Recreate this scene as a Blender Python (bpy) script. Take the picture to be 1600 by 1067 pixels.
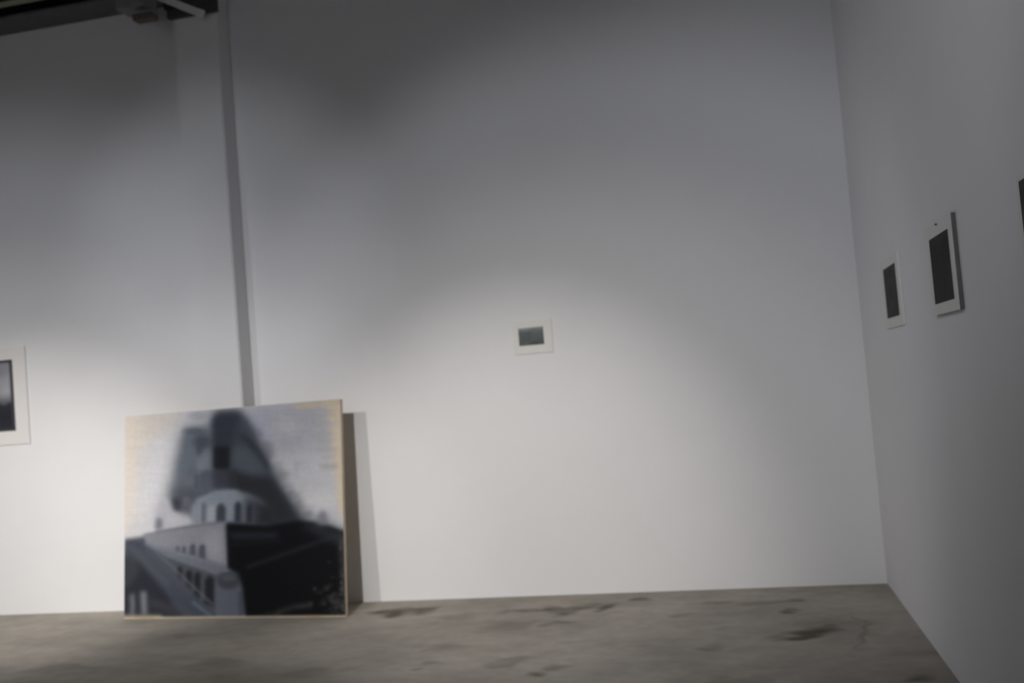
import bpy, bmesh, math, random
import numpy as np
from mathutils import Vector, Matrix

for o in list(bpy.data.objects):
    bpy.data.objects.remove(o, do_unlink=True)
S = bpy.context.scene
COL = S.collection

# ------------------------------------------------------------------ camera
D = 7.029          # back wall plane (y)
XR = 0.885         # right wall plane (x)
CEIL = 5.02
cam_d = bpy.data.cameras.new('camera')
cam_d.sensor_width = 36.0
cam_d.lens = 34.895
cam = bpy.data.objects.new('camera', cam_d)
COL.objects.link(cam)
yaw, pitch, roll = 0.2141, 0.0462, 0.0817
fwd = Vector((-math.sin(yaw)*math.cos(pitch), math.cos(yaw)*math.cos(pitch), math.sin(pitch)))
rgt = Vector((math.cos(yaw), math.sin(yaw), 0))
upv = rgt.cross(fwd)
r2 = math.cos(roll)*rgt - math.sin(roll)*upv
u2 = math.sin(roll)*rgt + math.cos(roll)*upv
M = Matrix(((r2.x, u2.x, -fwd.x), (r2.y, u2.y, -fwd.y), (r2.z, u2.z, -fwd.z))).to_4x4()
M.translation = (0, 0, 1.5)
cam.matrix_world = M
cam_d.dof.use_dof = True            # the photograph is slightly out of focus
cam_d.dof.focus_distance = 3.0
cam_d.dof.aperture_fstop = 2.4
S.camera = cam

# ------------------------------------------------------------------ world, lamps, exposure
w = bpy.data.worlds.new('world'); S.world = w
w.use_nodes = True
bg = w.node_tree.nodes['Background']
bg.inputs['Color'].default_value = (0.90, 0.935, 1.0, 1)
bg.inputs['Strength'].default_value = 1.22

def spot(name, loc, target, watts, size, color, radius=0.06, blend=1.0):
    l = bpy.data.lights.new(name, 'SPOT')
    l.energy = watts; l.spot_size = math.radians(size); l.spot_blend = blend
    l.color = color; l.shadow_soft_size = radius
    o = bpy.data.objects.new(name, l); COL.objects.link(o)
    o.location = loc
    o.rotation_euler = (Vector(target) - Vector(loc)).to_track_quat('-Z', 'Y').to_euler()
    return o
WARM = (1.0, 0.955, 0.905)      # lamp cores
COOL = (0.90, 0.915, 1.0)       # bluish spill around the beams
# three reflector lamps on a ceiling track in front of the wall, each with a hot core and a wide spill, plus one added fill
LA, LB, LC = (-2.0, 1.5, 3.35), (-3.6, 1.5, 3.35), (-5.2, 1.5, 3.35)
spot('gallery_and_fill_spot', LA, (-1.5, D, 0.46), 500, 37, WARM)
spot('gallery_and_fill_spot', LA, (-1.15, D, 0.52), 235, 55, WARM)
spot('gallery_and_fill_spot', LA, (-0.9, D, 1.2), 92, 62, COOL, 0.06, 0.5)
spot('gallery_and_fill_spot', LA, (-0.7, D, 0.90), 36, 70, COOL, 0.06, 0.5)
spot('gallery_and_fill_spot', LA, (XR, 4.7, 2.8), 84, 70, COOL)  # added fill with no lamp of its own, brightens the right wall
spot('gallery_and_fill_spot', LB, (-3.8, D, 0.45), 250, 40, WARM)
spot('gallery_and_fill_spot', LB, (-3.7, D, 0.80), 130, 48, WARM)
spot('gallery_and_fill_spot', LB, (-3.75, D, 2.75), 145, 33, COOL)
spot('gallery_and_fill_spot', LC, (-5.65, D, 0.25), 790, 40, WARM)
spot('gallery_and_fill_spot', LC, (-5.7, D, 0.80), 220, 48, WARM)
spot('gallery_and_fill_spot', LC, (-5.8, D, 1.25), 140, 64, COOL, 0.06, 0.6)
spot('gallery_and_fill_spot', LC, (-5.5, D, 1.90), 46, 40, COOL)

vs = S.view_settings
vs.view_transform = 'Standard'; vs.look = 'None'
vs.exposure = 0.0; vs.gamma = 1.0; vs.use_curve_mapping = False

# ------------------------------------------------------------------ helpers
def lin(c):
    c = c/255.0
    return c/12.92 if c <= 0.04045 else ((c+0.055)/1.055)**2.4
def rgb(r, g, b): return (lin(r), lin(g), lin(b), 1)

def mat(name, col, rough=0.8, noise=0.0, scale=6.0, bump=0.0, bscale=40.0, spec=0.3, metallic=0.0):
    m = bpy.data.materials.new(name); m.use_nodes = True
    nt = m.node_tree; b = nt.nodes['Principled BSDF']
    b.inputs['Roughness'].default_value = rough
    b.inputs['Metallic'].default_value = metallic
    b.inputs['Specular IOR Level'].default_value = spec
    tc = nt.nodes.new('ShaderNodeTexCoord')
    n = nt.nodes.new('ShaderNodeTexNoise'); n.inputs['Scale'].default_value = scale
    n.inputs['Detail'].default_value = 6; n.inputs['Roughness'].default_value = 0.6
    nt.links.new(tc.outputs['Object'], n.inputs['Vector'])
    mr = nt.nodes.new('ShaderNodeMapRange')
    mr.inputs['From Min'].default_value = 0.3; mr.inputs['From Max'].default_value = 0.7
    mr.inputs['To Min'].default_value = 1-noise; mr.inputs['To Max'].default_value = 1+noise
    nt.links.new(n.outputs['Fac'], mr.inputs['Value'])
    vm = nt.nodes.new('ShaderNodeVectorMath'); vm.operation = 'SCALE'
    vm.inputs[0].default_value = col[:3]
    nt.links.new(mr.outputs['Result'], vm.inputs['Scale'])
    nt.links.new(vm.outputs['Vector'], b.inputs['Base Color'])
    if bump:
        n2 = nt.nodes.new('ShaderNodeTexNoise'); n2.inputs['Scale'].default_value = bscale
        n2.inputs['Detail'].default_value = 5
        nt.links.new(tc.outputs['Object'], n2.inputs['Vector'])
        bp = nt.nodes.new('ShaderNodeBump'); bp.inputs['Strength'].default_value = bump
        bp.inputs['Distance'].default_value = 0.02
        nt.links.new(n2.outputs['Fac'], bp.inputs['Height'])
        nt.links.new(bp.outputs['Normal'], b.inputs['Normal'])
    return m

def attr_mat(name, attr, rough=0.8, spec=0.3, bump=0.15, bscale=60.0):
    """colour read from the mesh's own pigment layer, with a little procedural grain"""
    m = bpy.data.materials.new(name); m.use_nodes = True
    nt = m.node_tree; b = nt.nodes['Principled BSDF']
    b.inputs['Roughness'].default_value = rough
    b.inputs['Specular IOR Level'].default_value = spec
    a = nt.nodes.new('ShaderNodeAttribute'); a.attribute_name = attr
    tc = nt.nodes.new('ShaderNodeTexCoord')
    n = nt.nodes.new('ShaderNodeTexNoise'); n.inputs['Scale'].default_value = bscale; n.inputs['Detail'].default_value = 6
    nt.links.new(tc.outputs['Object'], n.inputs['Vector'])
    mr = nt.nodes.new('ShaderNodeMapRange')
    mr.inputs['From Min'].default_value = 0.3; mr.inputs['From Max'].default_value = 0.7
    mr.inputs['To Min'].default_value = 0.94; mr.inputs['To Max'].default_value = 1.06
    nt.links.new(n.outputs['Fac'], mr.inputs['Value'])
    vm = nt.nodes.new('ShaderNodeVectorMath'); vm.operation = 'SCALE'
    nt.links.new(a.outputs['Color'], vm.inputs[0])
    nt.links.new(mr.outputs['Result'], vm.inputs['Scale'])
    nt.links.new(vm.outputs['Vector'], b.inputs['Base Color'])
    bp = nt.nodes.new('ShaderNodeBump'); bp.inputs['Strength'].default_value = bump
    bp.inputs['Distance'].default_value = 0.005
    nt.links.new(n.outputs['Fac'], bp.inputs['Height'])
    nt.links.new(bp.outputs['Normal'], b.inputs['Normal'])
    return m

MT = {
    'wall':    mat('white_wall_paint', (0.80, 0.80, 0.805, 1), 0.9, 0.012, 2.5, 0.10, 9.0, 0.15),
    'ceiling': mat('dark_ceiling', rgb(110, 110, 108), 0.9, 0.06, 3),
    'rear':    mat('rear_wall_paint', rgb(150, 150, 150), 0.9, 0.02, 2),
    'steel':   mat('dark_steel', rgb(98, 99, 100), 0.7, 0.10, 8),
    'black':   mat('shaded_steel', rgb(35, 35, 35), 0.7, 0.10, 8),  # near-black tone paints in shade on the girder and beside the brace
    'lip':     mat('yellowed_steel_edge', rgb(185, 182, 160), 0.7, 0.10, 8),
    'box':     mat('grey_box', rgb(135, 135, 134), 0.7, 0.06, 12),
    'wood':    mat('brown_wood', rgb(98, 91, 86), 0.8, 0.15, 20),
    'brace':   mat('pale_brace_paint', rgb(225, 225, 225), 0.6, 0.05, 15),
    'paper':   mat('off_white_mount', (0.78, 0.775, 0.74, 1), 0.85, 0.015, 10),
    'paper_w': mat('warm_white_mount', (0.775, 0.755, 0.735, 1), 0.85, 0.015, 10),
    'edge':    mat('raw_canvas_edge', rgb(205, 190, 165), 0.9, 0.06, 30),
    'raw':     mat('raw_wood', rgb(190, 165, 130), 0.85, 0.10, 20),
    'pin':     mat('pin_metal', rgb(95, 95, 98), 0.5, 0.05, 30, spec=0.5),
    'darkplate': mat('dark_plate', rgb(72, 72, 72), 0.7, 0.10, 8),
    'shaded_side': mat('shaded_side_grey', rgb(120, 119, 117), 0.8, 0.05, 20),  # grey stands in for shade on the sides of the thick mount
}

def link(name, bm, m, parent=None):
    me = bpy.data.meshes.new(name)
    bmesh.ops.recalc_face_normals(bm, faces=bm.faces)
    bm.to_mesh(me); bm.free()
    if m: me.materials.append(m)
    o = bpy.data.objects.new(name, me); COL.objects.link(o)
    if parent: o.parent = parent
    return o
def bx(bm, x0, x1, y0, y1, z0, z1, mtx=None):
    v = [bm.verts.new((x, y, z)) for x in (x0, x1) for y in (y0, y1) for z in (z0, z1)]
    for f in ((0,1,3,2),(4,6,7,5),(0,4,5,1),(2,3,7,6),(0,2,6,4),(1,5,7,3)):
        bm.faces.new([v[i] for i in f])
    if mtx: bmesh.ops.transform(bm, matrix=mtx, verts=v)
    return v
def box(name, x0, x1, y0, y1, z0, z1, m, parent=None, bevel=0.0, mtx=None):
    bm = bmesh.new(); bx(bm, x0, x1, y0, y1, z0, z1)
    if bevel: bmesh.ops.bevel(bm, geom=bm.edges[:], offset=bevel, segments=2, affect='EDGES')
    if mtx: bmesh.ops.transform(bm, matrix=mtx, verts=bm.verts)
    return link(name, bm, m, parent)
def struct(o): o['kind'] = 'structure'; return o
def thing(name, loc, label, cat, group=None, rot=(0, 0, 0)):
    o = bpy.data.objects.new(name, None); COL.objects.link(o)
    o.location = loc; o.rotation_euler = rot
    o['label'] = label; o['category'] = cat
    if group: o['group'] = group
    return o

rs = np.random.RandomState(7)
def smooth(a, s):
    """separable gaussian blur"""
    if s < 0.3: return a
    k = int(max(1, math.ceil(3*s))); x = np.arange(-k, k+1); g = np.exp(-x*x/(2*s*s)); g /= g.sum()
    p = np.pad(a, ((k, k), (0, 0)), mode='edge')
    a = sum(g[i]*p[i:i+a.shape[0]] for i in range(2*k+1))
    p = np.pad(a, ((0, 0), (k, k)), mode='edge')
    return sum(g[i]*p[:, i:i+a.shape[1]] for i in range(2*k+1))
def fnoise(h, wd, sx, sy):
    n = rs.randn(h, wd)
    k = smooth(np.pad(n, 0), 0)
    def b1(a, s, ax):
        if s < 0.3: return a
        kk = int(math.ceil(3*s)); x = np.arange(-kk, kk+1); g = np.exp(-x*x/(2*s*s)); g /= g.sum()
        pad = [(0, 0), (0, 0)]; pad[ax] = (kk, kk); p = np.pad(a, pad, mode='wrap')
        return sum(g[i]*(p[i:i+a.shape[0]] if ax == 0 else p[:, i:i+a.shape[1]]) for i in range(2*kk+1))
    k = b1(b1(k, sy, 0), sx, 1)
    return k/k.std()

# ------------------------------------------------------------------ floor
FX0, FX1, FY0, FY1 = -8.6, XR, -4.0, D
st = 0.02
xs = np.arange(-6.6, XR+1e-6, st); xs = np.concatenate([[FX0], xs[:-1], [FX1]])
ys = np.arange(3.6, D+1e-6, st); ys = np.concatenate([[FY0], ys[:-1], [FY1]])
nx, ny = len(xs), len(ys)
X, Y = np.meshgrid(xs, ys)
base = np.array([lin(160), lin(154), lin(145)])
n1 = fnoise(ny, nx, 12, 8); n2 = fnoise(ny, nx, 5, 3); n3 = fnoise(ny, nx, 1.8, 1.3); n4 = fnoise(ny, nx, 36, 24)
val = 1 + 0.05*n1 + 0.05*n2 + 0.03*n3 + 0.05*n4 - 0.10*np.clip(n2-1.3, 0, 2)
stains = [(-2.4,6.64,.228,.115,1),(-1.47,6.56,.194,.073,.6),(-1.24,6.57,.111,.162,1),(-1.1,6.64,.094,.092,.6),(-.97,6.58,.051,.091,.8),(-1.89,6.49,.109,.091,.35),(-1.55,6.15,.142,.128,.35),(-1.75,5.37,.08,.062,.5),(-1.33,5.35,.084,.121,.5),(-1.08,5.16,.06,.056,.7),(-.98,5.28,.068,.059,.5),(-1.23,6.19,.101,.065,.4),(-.23,6.64,.114,.054,.5),(-.44,6.31,.047,.049,.5),(.19,6.31,.061,.064,.7),(.25,6.59,.063,.053,.5),(.23,5.81,.111,.081,.9),(-.25,5.55,.075,.075,.35),(.06,6.56,.198,.053,.35),(.72,4.93,.057,.066,.6),(-.75,6.81,.06,.096,.8),(-1.78,5.72,.116,.112,.3),(-3.16,5.43,.198,.107,.3),(-3.86,6.15,.138,.104,.25),(-2.49,5.2,.219,.096,.3),(-4.21,5.43,.21,.083,.3),(.54,5.84,.02,.384,.4),(-.08,4.98,.151,.06,.4)]
stain = np.zeros_like(X)
for cx, cy, a, b, s in stains:
    dx = X-cx + 0.03*n2 + 0.018*n1 + 0.012*n3; dy = Y-cy + 0.03*n2 + 0.02*n3
    r = np.sqrt((dx/(a*1.1))**2 + (dy/(b*1.0))**2)
    stain = np.maximum(stain, s*np.clip(1.3*(1.25-r), 0, 1)**0.9)
stain = np.clip(stain*(1+0.25*n3), 0, 1)
colr = base[None, None, :]*val[..., None]
dark = np.array([0.24, 0.22, 0.17])
colr = colr*(1 - 0.95*stain[..., None]*(1-dark))
me = bpy.data.meshes.new('floor')
verts = np.stack([X.ravel(), Y.ravel(), (0.002*n1*(X > FX0)).ravel()*0], 1)
idx = np.arange(nx*ny).reshape(ny, nx)
faces = np.stack([idx[:-1, :-1], idx[:-1, 1:], idx[1:, 1:], idx[1:, :-1]], -1).reshape(-1, 4)
me.from_pydata(verts.tolist(), [], faces.tolist())
ca = me.attributes.new('pigment', 'FLOAT_COLOR', 'POINT')
ca.data.foreach_set('color', np.concatenate([colr.reshape(-1, 3), np.ones((nx*ny, 1))], 1).astype(np.float32).ravel())
me.materials.append(attr_mat('worn_concrete', 'pigment', 0.75, 0.25, 0.3, 14.0))
fl = struct(bpy.data.objects.new('floor', me)); COL.objects.link(fl)
fl['label'] = 'worn grey brown concrete floor with dark stains and chips'

# ------------------------------------------------------------------ walls, column, ceiling
struct(box('wall_back', -8.8, XR+0.2, D, D+0.2, -0.1, CEIL, MT['wall']))
struct(box('wall_right', XR, XR+0.2, -4.0, D, -0.1, CEIL, MT['wall']))
struct(box('wall_left', -8.8, -8.6, -4.0, D, -0.1, CEIL, MT['wall']))
struct(box('ceiling', -8.8, XR+0.2, -4.2, D+0.2, CEIL, CEIL+0.15, MT['ceiling']))
bm = bmesh.new()          # rear wall with a wide window opening
bx(bm, -8.8, XR+0.2, -4.2, -4.0, -0.1, 1.0); bx(bm, -8.8, XR+0.2, -4.2, -4.0, 3.6, CEIL)
bx(bm, -8.8, -5.5, -4.2, -4.0, 1.0, 3.6); bx(bm, -0.3, XR+0.2, -4.2, -4.0, 1.0, 3.6)
struct(link('wall_rear', bm, MT['rear']))
wf = struct(box('window_1', -5.5, -0.3, -4.14, -4.06, 1.0, 1.05, MT['brace']))
box('window_frame', -5.5, -0.3, -4.14, -4.06, 3.55, 3.6, MT['brace'], wf)
for i in range(5):
    x = -5.5 + i*(5.2-0.05)/4
    box('mullion', x, x+0.05, -4.13, -4.07, 1.05, 3.55, MT['brace'], wf)

CX0, CX1, CD = -3.945, -3.585, 0.19
struct(box('trim_1', CX0, CX1, D-CD, D, 0, CEIL, MT['wall'], bevel=0.008))['label'] = 'white square column standing out from the back wall'

# ------------------------------------------------------------------ steelwork under the ceiling
t = thing('roof_girder', (-6.3, D-0.15, 4.735), 'dark steel girder running under the ceiling along the back wall', 'girder')
L0, L1 = -2.3, 2.34
box('bottom_flange', L0, L1, -0.15, 0.15, 0, 0.02, MT['steel'], t, 0.003)
box('web', L0, L1, 0.0, 0.02, 0.02, 0.09, MT['black'], t)  # blackened to paint in the shadow between the flanges
tf = box('top_flange', L0, L1, -0.15, 0.15, 0.09, 0.285, MT['black'], t)
box('edge_strip', L0, L1, -0.165, -0.15, 0.088, 0.128, MT['lip'], tf)

t = thing('junction_box', (-4.11, D-0.42, 4.50), 'dark grey box hanging below the girder left of the column', 'box')
box('housing', -0.125, 0.115, -0.08, 0.10, 0.05, CEIL-4.50, MT['box'], t, 0.006)
box('lid', -0.11, 0.10, -0.088, -0.08, 0.07, 0.45, MT['box'], t, 0.003)
t = thing('wooden_block', (-4.04, D-0.42, 4.455), 'small brown wooden block under the grey box beside the column head', 'block')
bl = box('block', -0.075, 0.095, -0.06, 0.03, 0.0, 0.05, MT['wood'], t, 0.006)
t = thing('column_head_plate', (-3.76, D-0.24, 4.53), 'dark steel plate clamped around the column head', 'plate')
box('plate', -0.21, 0.205, -0.0, 0.045, 0.0, 0.30, MT['darkplate'], t, 0.004)
box('gap_shade', -0.20, -0.10, -0.06, -0.02, 0.05, 0.40, MT['black'], t, 0.004)  # dark strip standing in for the shadowed gap between box and brace
# knee brace: slanted flat bar
t = thing('knee_brace', (-3.645, D-0.30, 4.495), 'pale slanted steel brace meeting the top of the column', 'brace')
ang = math.atan2(0.142, -0.26)
mtx = Matrix.Rotation(-ang, 4, 'Y')
box('bar', 0.0, 0.85, -0.012, 0.012, -0.027, 0.027, MT['brace'], t, 0.003, mtx)
box('end_plate', -0.015, 0.03, -0.016, 0.016, -0.030, 0.030, MT['brace'], t, 0.003, mtx)

# ------------------------------------------------------------------ the big leaning painting
CW, CH = 602, 534         # working raster: half the size of a 1204 x 1067 sketch of the picture
gy, gx = np.mgrid[0:CH, 0:CW]
GX, GY = gx*2.0, gy*2.0
pic = np.zeros((CH, CW, 3)); pic[:] = (184, 185, 189)
def pmask(pts):
    m = np.zeros((CH, CW), bool); n = len(pts)
    for i in range(n):
        x0, y0 = pts[i]; x1, y1 = pts[(i+1) % n]
        if y0 == y1: continue
        c = ((y0 > GY) != (y1 > GY)) & (GX < (x1-x0)*(GY-y0)/(y1-y0)+x0)
        m ^= c
    return m.astype(float)
def paint(pts, col, blur=4, op=1.0):
    global pic
    a = (smooth(pmask(pts), blur/2.0)*op)[..., None]
    pic = pic*(1-a) + np.array(col)*a
def dab(cx, cy, rx, ry, col, op=1.0, soft=1.0):
    global pic
    r = np.sqrt(((GX-cx)/rx)**2 + ((GY-cy)/ry)**2)
    a = (np.clip((1.3-r)/(0.6*soft), 0, 1)*op)[..., None]
    pic = pic*(1-a) + np.array(col)*a
def line(x0, y0, x1, y1, wd, col, blur=3, op=1.0):
    d = math.hypot(x1-x0, y1-y0); nx_, ny_ = -(y1-y0)/d*wd/2, (x1-x0)/d*wd/2
    paint([(x0+nx_, y0+ny_), (x1+nx_, y1+ny_), (x1-nx_, y1-ny_), (x0-nx_, y0-ny_)], col, blur, op)
def arch(cx, top, bot, wd, col, blur=4, op=1.0, slant=0):
    h = wd/2
    paint([(cx-h, bot), (cx-h, top+h), (cx-h*0.5, top+h*0.3), (cx, top), (cx+h*0.5, top+h*0.3), (cx+h, top+h), (cx+h, bot+slant)], col, blur, op)
# sky and primed ground
paint([(0,100),(105,100),(90,560),(0,660)], (201,191,180), 36)
paint([(30,130),(260,100),(240,200),(60,300)], (196,188,176), 30, .7)
paint([(150,250),(270,190),(200,420),(120,560),(80,560)], (194,195,198), 30)
paint([(540,80),(960,50),(990,330),(640,330)], (146,148,156), 40)
paint([(620,330),(990,300),(990,620),(800,560),(700,430)], (164,165,170), 40)
dab(850,500,90,60,(180,180,182),.7,1.4)
dab(600,200,60,90,(146,150,168),.7,1.5)
dab(720,180,60,40,(168,168,172),.6,1.5)
paint([(890,70),(960,50),(990,560),(960,560),(925,300)], (180,168,150), 12)
paint([(740,88),(960,56),(960,84),(760,104)], (170,160,142), 6)
for i, y in enumerate((108,128,168,205,240,272,305,345)):
    line(790+14*i, y+6, 930+(i % 3)*6, y, 12, (146,142,136), 7, .55)
line(870,350,945,345,22,(140,138,134),8,.7)
line(765,320,770,395,16,(146,148,154),8,.6); line(800,325,840,322,50,(154,156,162),14,.5)
for i in range(70):
    x = rs.uniform(560,930); y = rs.uniform(110,540)
    if x > 640 + (y-330)*0.75 or y < 300:
        l = rs.uniform(20,60); g = rs.uniform(-14,14)
        line(x, y, x+l, y+rs.uniform(-5,3), rs.uniform(5,14), (158+g,159+g,164+g), 7, .45)
# tower silhouette (soft, feathered towards the sky)
paint([(285,200),(350,185),(395,195),(400,118),(520,110),(572,190),(640,330),(700,450),(800,570),(930,600),(1010,640),(1010,1010),(470,1010),(470,600),(330,590),(222,470),(246,400),(265,290)], (80,86,96), 26)
dab(350,140,50,24,(148,150,160),.8,1.5)
for i in range(60):                      # dry brush along the right slope
    tt = rs.uniform(0, 1); x = 560+tt*250; y = 190+tt*390
    g = rs.uniform(70, 120)
    line(x-10, y+12, x+rs.uniform(10,46), y-rs.uniform(4,24), rs.uniform(6,16), (g,g+2,g+9), 10, .5)
# left shoulder
paint([(292,195),(400,200),(405,300),(330,350),(262,430),(262,370),(280,290)], (94,103,113), 16)
dab(330,205,50,16,(76,80,88),.6,1.5)
dab(362,250,40,34,(66,70,78),.85,1.4)
dab(352,285,18,26,(70,74,82),.8,1.4)
paint([(330,330),(385,280),(408,290),(410,370),(372,372),(350,400)], (110,118,126), 12)
paint([(262,440),(300,395),(345,375),(345,440),(300,470)], (106,108,116), 16, .8)
# right shoulder, darkest along the slope
paint([(415,125),(520,118),(575,205),(640,330),(720,470),(810,590),(640,620),(470,590),(485,450),(420,400)], (56,60,69), 16)
paint([(520,215),(560,225),(640,330),(655,370),(630,360),(575,290)], (40,44,52), 10, .9)
paint([(480,270),(545,262),(610,320),(640,375),(600,400),(545,385),(480,340)], (72,80,88), 16, .85)
paint([(535,135),(590,235),(565,240),(520,170)], (66,69,80), 14, .8)
paint([(490,370),(560,390),(660,400),(720,480),(780,580),(640,600),(580,500),(500,440)], (38,39,44), 14, .9)
paint([(405,372),(480,365),(500,440),(420,448),(400,420)], (56,58,68), 10, .9)
paint([(470,375),(500,370),(520,440),(480,440)], (44,48,50), 8, .8)
for x, y in ((340,385),(365,372),(385,365)): arch(x, y, y+62, 13, (70,76,84), 6, .9)
paint([(350,395),(410,380),(410,445),(345,470)], (82,90,99), 14, .7)
# ring round the drum's left and the small dark opening
paint([(228,470),(270,440),(330,440),(345,470),(325,500),(318,560),(285,560),(240,540)], (74,77,86), 16, .8)
dab(300,500,20,22,(98,100,108),.7,1.4)
paint([(238,488),(276,492),(276,545),(244,540)], (52,56,66), 9)
# flue
paint([(404,150),(440,132),(520,128),(490,220),(478,362),(414,360)], (46,51,60), 12)
paint([(414,270),(476,270),(478,362),(416,362)], (29,31,35), 7)
paint([(205,480),(240,548),(330,578),(325,600),(190,625),(160,580),(180,520)], (164,164,171), 14)
paint([(225,555),(330,580),(325,596),(200,590)], (172,171,178), 8, .7)
# drum with its arcade
paint([(320,590),(322,520),(350,490),(420,460),(500,452),(570,472),(630,510),(650,600)], (122,130,140), 9)
paint([(335,590),(335,530),(360,515),(362,590)], (142,144,154), 7)
paint([(385,590),(390,520),(430,520),(425,590)], (146,150,158), 8)
paint([(545,470),(600,480),(660,530),(670,605),(540,600)], (60,65,72), 18)
paint([(600,505),(670,530),(690,605),(595,602)], (40,42,46), 14)
for cx, top, wd, c in ((346,520,12,(118,122,132)),(374,505,20,(92,98,108)),(447,508,40,(58,63,72)),(520,500,30,(48,53,62)),(570,510,24,(44,48,56)),(605,520,18,(50,54,62))):
    arch(cx, top, 592, wd, c, 6)
line(545,505,545,592,12,(84,90,98),6); line(590,520,590,592,7,(66,72,80),6)
line(340,500,420,464,8,(150,156,166),6,.6); line(420,464,520,458,8,(150,156,166),6,.6)
# block: lit left face
paint([(40,665),(120,650),(330,605),(470,600),(470,1010),(40,1010)], (74,77,85), 8)
paint([(120,640),(330,600),(466,588),(470,775),(300,728),(130,695)], (122,123,132), 5)
paint([(380,640),(462,610),(466,770),(380,745)], (144,143,152), 22, .8)
line(170,630,462,590,7,(92,95,104),4,.8)
paint([(230,690),(390,720),(395,755),(250,715)], (96,100,108), 10, .6)
for cx, top, bot, wd in ((266,690,722,12),(292,690,728,14),(330,680,740,24),(370,682,755,28)):
    arch(cx, top, bot, wd, (72,76,86), 5)
line(468,590,470,775,6,(150,152,160),3,.8)
paint([(168,622),(172,580),(184,566),(198,582),(200,622)], (104,108,116), 8)
# cornice and lower arcade on the left
paint([(45,665),(120,672),(430,985),(470,1010),(40,1010)], (60,64,74), 8)
paint([(230,745),(430,815),(436,940),(400,935),(290,830)], (70,74,82), 6)
paint([(110,680),(220,700),(470,775),(472,800),(430,815),(225,740)], (98,104,112), 5)
line(150,690,470,780,7,(118,124,132),4,.7)
for cx, top, bot, wd in ((276,778,826,22),(316,792,866,28),(352,802,900,28),(404,818,938,40)):
    arch(cx, top, bot, wd, (33,35,40), 6, 1, 18)
line(170,715,420,945,10,(88,93,102),5,.8)
line(130,700,330,900,34,(74,78,86),12,.6)
line(60,690,230,860,22,(78,81,88),10,.6)
paint([(40,735),(105,765),(190,860),(300,1000),(40,1000)], (38,40,48), 10)
paint([(40,720),(90,740),(110,800),(60,860),(40,860)], (56,58,64), 10, .7)
line(330,930,420,1000,14,(92,104,118),6,.8); line(240,930,330,1000,12,(72,76,84),8,.7)
line(75,895,78,985,20,(98,100,108),8); line(122,885,128,985,24,(114,116,124),9)
line(150,930,300,985,30,(66,66,72),14,.6)
# round turret at the block's corner
paint([(430,1010),(432,850),(450,815),(485,798),(525,815),(545,870),(556,1010)], (84,88,99), 6)
dab(485,842,46,34,(58,62,68),.95,.8); dab(485,830,30,14,(76,80,86),.7,1)
line(535,890,540,1000,12,(58,62,72),6,.8)
# dark right side
paint([(468,592),(640,606),(780,580),(900,600),(1010,640),(1010,1010),(562,1010),(545,870),(525,812),(480,788)], (13,14,17), 8)
paint([(480,632),(700,632),(690,660),(500,668)], (38,41,49), 10, .8)
line(560,785,950,648,14,(38,40,45),7,.8); line(480,690,720,668,10,(30,32,38),8,.7)
paint([(780,600),(870,590),(990,640),(960,690),(850,640)], (44,46,52), 14, .7)
paint([(862,600),(868,550),(890,535),(908,552),(912,602)], (106,108,116), 10, .9)
paint([(955,640),(1010,640),(1010,960),(985,900)], (58,58,60), 12, .8)
for i in range(90):
    x = 1000-abs(rs.randn())*60; y = 990-abs(rs.randn())*70
    if x < 820: continue
    g = rs.uniform(36, 78)
    dab(x, y, rs.uniform(6,20), rs.uniform(5,14), (g,g*.97,g*.94), .45, 2.0)
for i in range(34):
    x = 996-abs(rs.randn())*12; y = rs.uniform(650, 980); g = rs.uniform(50,92)
    dab(x, y, rs.uniform(4,9), rs.uniform(8,20), (g,g,g*.96), .45, 2.0)
line(690,985,770,958,16,(66,64,62),9,.8); line(770,958,850,950,18,(66,64,62),9,.8); line(640,985,720,990,10,(56,54,54),8,.7)
# bare rim along the foot
paint([(30,985),(200,988),(210,1012),(30,1012)], (150,140,124), 7, .8)
paint([(30,996),(1010,996),(1010,1014),(30,1014)], (170,160,140), 4, .9)
dab(860,1001,40,4,(150,112,84),.7); dab(130,999,50,4,(140,122,96),.7)
brush = 0.6*fnoise(CH, CW, 14, 1.0) + 0.5*fnoise(CH, CW, 3, 3) + 0.4*fnoise(CH, CW, 1.0, 8)
pic = pic*(1 + 0.011*brush[..., None])
pic = np.clip(pic, 0, 255)/255.0
piclin = np.where(pic <= 0.04045, pic/12.92, ((pic+0.055)/1.055)**2.4)
piclin = np.clip(piclin/0.74, 0, 0.86)

PW, PH, PT = 1.852, 1.523, 0.034
LEAN, TH = 0.102, -0.092
pt = thing('leaning_painting', (-3.681, 6.621, 0.004), 'large grey painting of a tower like building leaning against the column', 'painting', None, (0, 0, 0))
pt.rotation_euler = (Matrix.Rotation(TH, 3, 'Z') @ Matrix.Rotation(-LEAN, 3, 'X')).to_euler()
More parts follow.
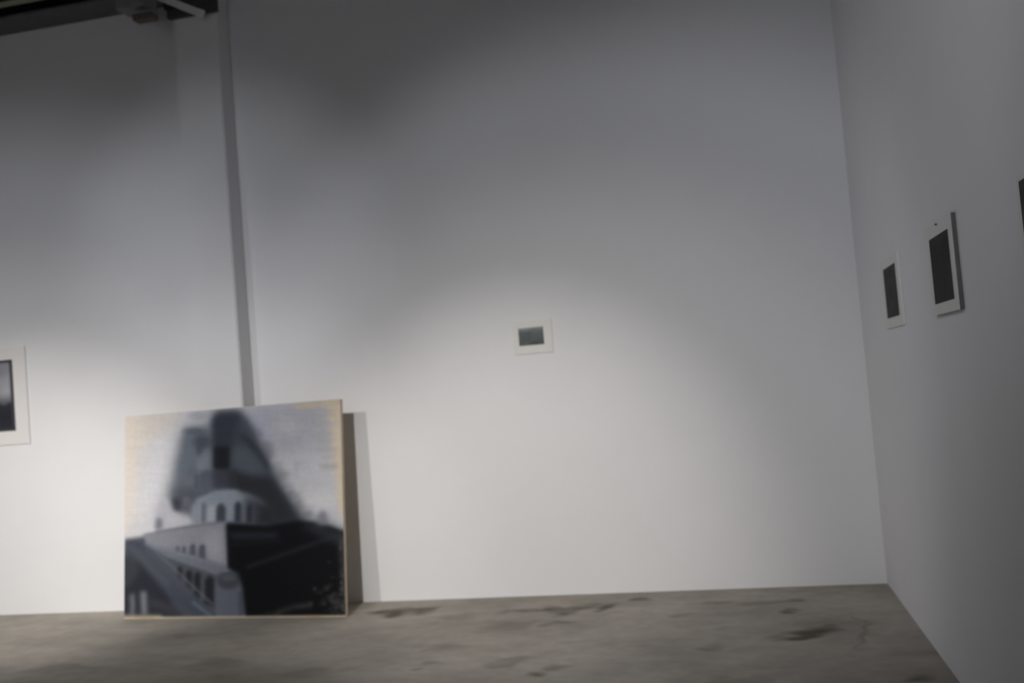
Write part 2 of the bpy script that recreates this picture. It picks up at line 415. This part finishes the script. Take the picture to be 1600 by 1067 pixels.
# homography unit square -> sketch
src = [(0,0),(1,0),(1,1),(0,1)]; dst = [(37,147),(950,60),(1001,1006),(42,1005)]
A = []; B = []
for (u, v), (x, y) in zip(src, dst):
    A.append([u, v, 1, 0, 0, 0, -u*x, -v*x]); B.append(x)
    A.append([0, 0, 0, u, v, 1, -u*y, -v*y]); B.append(y)
Hm = np.append(np.linalg.solve(np.array(A, float), np.array(B, float)), 1).reshape(3, 3)
NU, NV = 300, 250
U, V = np.meshgrid(np.linspace(0, 1, NU), np.linspace(0, 1, NV))
q = np.stack([U.ravel(), V.ravel(), np.ones(U.size)])
h = Hm @ q; hx = np.clip(h[0]/h[2]/2, 0, CW-1.01); hy = np.clip(h[1]/h[2]/2, 0, CH-1.01)
ix, iy = hx.astype(int), hy.astype(int); fx, fy = (hx-ix)[:, None], (hy-iy)[:, None]
pc = (piclin[iy, ix]*(1-fx)*(1-fy) + piclin[iy, ix+1]*fx*(1-fy) + piclin[iy+1, ix]*(1-fx)*fy + piclin[iy+1, ix+1]*fx*fy)
me = bpy.data.meshes.new('canvas')
vv = np.stack([(U.ravel()-0.5)*PW, np.full(U.size, -0.001), (1-V.ravel())*PH], 1)
idx = np.arange(NU*NV).reshape(NV, NU)
ff = np.stack([idx[:-1, :-1], idx[1:, :-1], idx[1:, 1:], idx[:-1, 1:]], -1).reshape(-1, 4)
me.from_pydata(vv.tolist(), [], ff.tolist())
ca = me.attributes.new('pigment', 'FLOAT_COLOR', 'POINT')
ca.data.foreach_set('color', np.concatenate([pc, np.ones((pc.shape[0], 1))], 1).astype(np.float32).ravel())
me.materials.append(attr_mat('oil_paint', 'pigment', 0.75, 0.12, 0.2, 70.0))
cv = bpy.data.objects.new('canvas', me); COL.objects.link(cv); cv.parent = pt
cv['label'] = 'grey and black brushwork of a tower like building on primed ground'
bm = bmesh.new(); bx(bm, -PW/2, PW/2, 0, PT, 0, PH)
bmesh.ops.bevel(bm, geom=bm.edges[:], offset=0.002, segments=1, affect='EDGES')
pn = link('panel', bm, MT['edge'], pt); pn['label'] = 'cream coloured bare edge of the panel'

# ------------------------------------------------------------------ small pictures on the walls
def print_grid(name, wd, ht, fn, parent, y=-0.0015, n=40):
    """flat print: a grid whose pigment comes from fn(u, v)"""
    U, V = np.meshgrid(np.linspace(0, 1, n), np.linspace(0, 1, n))
    me = bpy.data.meshes.new(name)
    vv = np.stack([(U.ravel()-0.5)*wd, np.full(U.size, y), (0.5-V.ravel())*ht], 1)
    idx = np.arange(n*n).reshape(n, n)
    ff = np.stack([idx[:-1, :-1], idx[1:, :-1], idx[1:, 1:], idx[:-1, 1:]], -1).reshape(-1, 4)
    me.from_pydata(vv.tolist(), [], ff.tolist())
    c = np.clip(fn(U, V), 0, 255)/255.0
    c = np.where(c <= 0.04045, c/12.92, ((c+0.055)/1.055)**2.4).reshape(-1, 3)
    ca = me.attributes.new('pigment', 'FLOAT_COLOR', 'POINT')
    ca.data.foreach_set('color', np.concatenate([c, np.ones((n*n, 1))], 1).astype(np.float32).ravel())
    me.materials.append(PRINT)
    o = bpy.data.objects.new(name, me); COL.objects.link(o); o.parent = parent
    return o
PRINT = attr_mat('matt_print', 'pigment', 0.7, 0.2, 0.05, 120.0)
def pin(parent, x, z, y):
    bm = bmesh.new()
    bmesh.ops.create_uvsphere(bm, u_segments=12, v_segments=8, radius=0.005)
    bmesh.ops.create_cone(bm, cap_ends=True, segments=8, radius1=0.003, radius2=0.002, depth=0.03,
                          matrix=Matrix.Translation((0, 0.012, 0)) @ Matrix.Rotation(math.pi/2, 4, 'X'))
    o = link('pin', bm, MT['pin'], parent); o.location = (x, y-0.004, z)
    return o
def tone(top, bot):
    def f(U, V):
        g = fnoise(U.shape[0], U.shape[1], 3, 3)*4
        return np.array(top)[None, None]*(1-V[..., None]) + np.array(bot)[None, None]*V[..., None] + g[..., None]
    return f
def picture(name, loc, rz, mw, mh, iw, ih, mo, fn, label, m, th=0.012, pinx=None, shade_side=False):
    """mount with a print; local x runs along the wall, local y into it; loc = centre of the print on the wall"""
    t = thing(name, loc, label, 'picture', None, (0, 0, rz))
    (l, r_, d, u_) = mo     # mount margins
    y1 = -0.0005
    if shade_side:              # thin sheet; the darker body behind it paints the sides as shaded
        y1 = -th+0.004
        box('shaded_side', -iw/2-l+0.002, iw/2+r_-0.002, y1, -0.0005, -ih/2-d+0.002, ih/2+u_-0.002, MT['shaded_side'], t, 0.001)
    box('mount', -iw/2-l, iw/2+r_, -th, y1, -ih/2-d, ih/2+u_, m, t, 0.001)
    print_grid('print', iw, ih, fn, t, -th-0.001)
    if pinx is not None: pin(t, pinx, ih/2+u_-0.012, -th)
    return t
# back wall, between column and corner
def f_small(U, V):
    g = fnoise(U.shape[0], U.shape[1], 4, 2)*4
    c = 112 - 22*V + 52*np.exp(-(V/0.16)**2)*(1-0.25*U) + 8*np.exp(-((U-.65)/.2)**2-((V-.4)/.15)**2) + g
    return np.stack([c-4, c+2, c+2], -1)
picture('small_picture', (-1.382, D, 1.857), 0, 0, 0, 0.184, 0.128, (0.045, 0.062, 0.062, 0.05), f_small,
        'tiny grey landscape print on a pale mount, alone on the back wall', MT['paper'], 0.010)
# back wall, far left
def f_left(U, V):
    g = fnoise(U.shape[0], U.shape[1], 3, 2)*8
    sky = 128 + 30*np.exp(-((V-.35)/.2)**2) + g
    hill = 0.56 + 0.10*np.sin(U*9)*0.6
    c = np.where(V < hill, sky - 60*np.clip((V-.45)/.12, 0, 1), 42 + g*.6)
    edge = np.minimum(np.minimum(U*1.0, 1-U)*.8, np.minimum(V, 1-V))
    c = np.where(edge < 0.03, 62, c)
    return np.stack([c, c+2, c+8], -1)
picture('mounted_picture', (-6.07, D, 1.77), 0, 0, 0, 0.76, 0.580, (0.12, 0.122, 0.112, 0.10), f_left,
        'dark landscape picture on a wide white mount at the left edge of the photo', MT['paper_w'], 0.014)
# right wall, three alike mounts
def f_dark(a, s):
    def f(U, V):
        g = fnoise(U.shape[0], U.shape[1], 4, 3)*s
        c = a + 16*np.clip(U-.86, 0, 1)*7*0.3 + 14*np.clip(.18-V, 0, 1)*5 + g
        return np.stack([c, c+1, c+1], -1)
    return f
RZ = -math.pi/2
picture('print_on_mount', (XR, 5.63, 1.846), RZ, 0, 0, 0.400, 0.273, (0.085, 0.085, 0.053, 0.05), f_dark(52, 4),
        'dark print on a white mount nearest the room corner on the right wall', MT['paper'], 0.012)
picture('print_on_mount', (XR, 4.285, 1.839), RZ, 0, 0, 0.366, 0.273, (0.080, 0.060, 0.046, 0.055), f_dark(32, 3),
        'nearly black print on a thick white mount hung from a pin on right wall', MT['paper'], 0.021, 0.0, True)
picture('print_on_mount', (XR, 2.935, 1.839), RZ, 0, 0, 0.39, 0.276, (0.03, 0.08, 0.046, 0.02), f_dark(60, 5),
        'dark print on the right wall cut off by the photo edge', MT['paper'], 0.02)
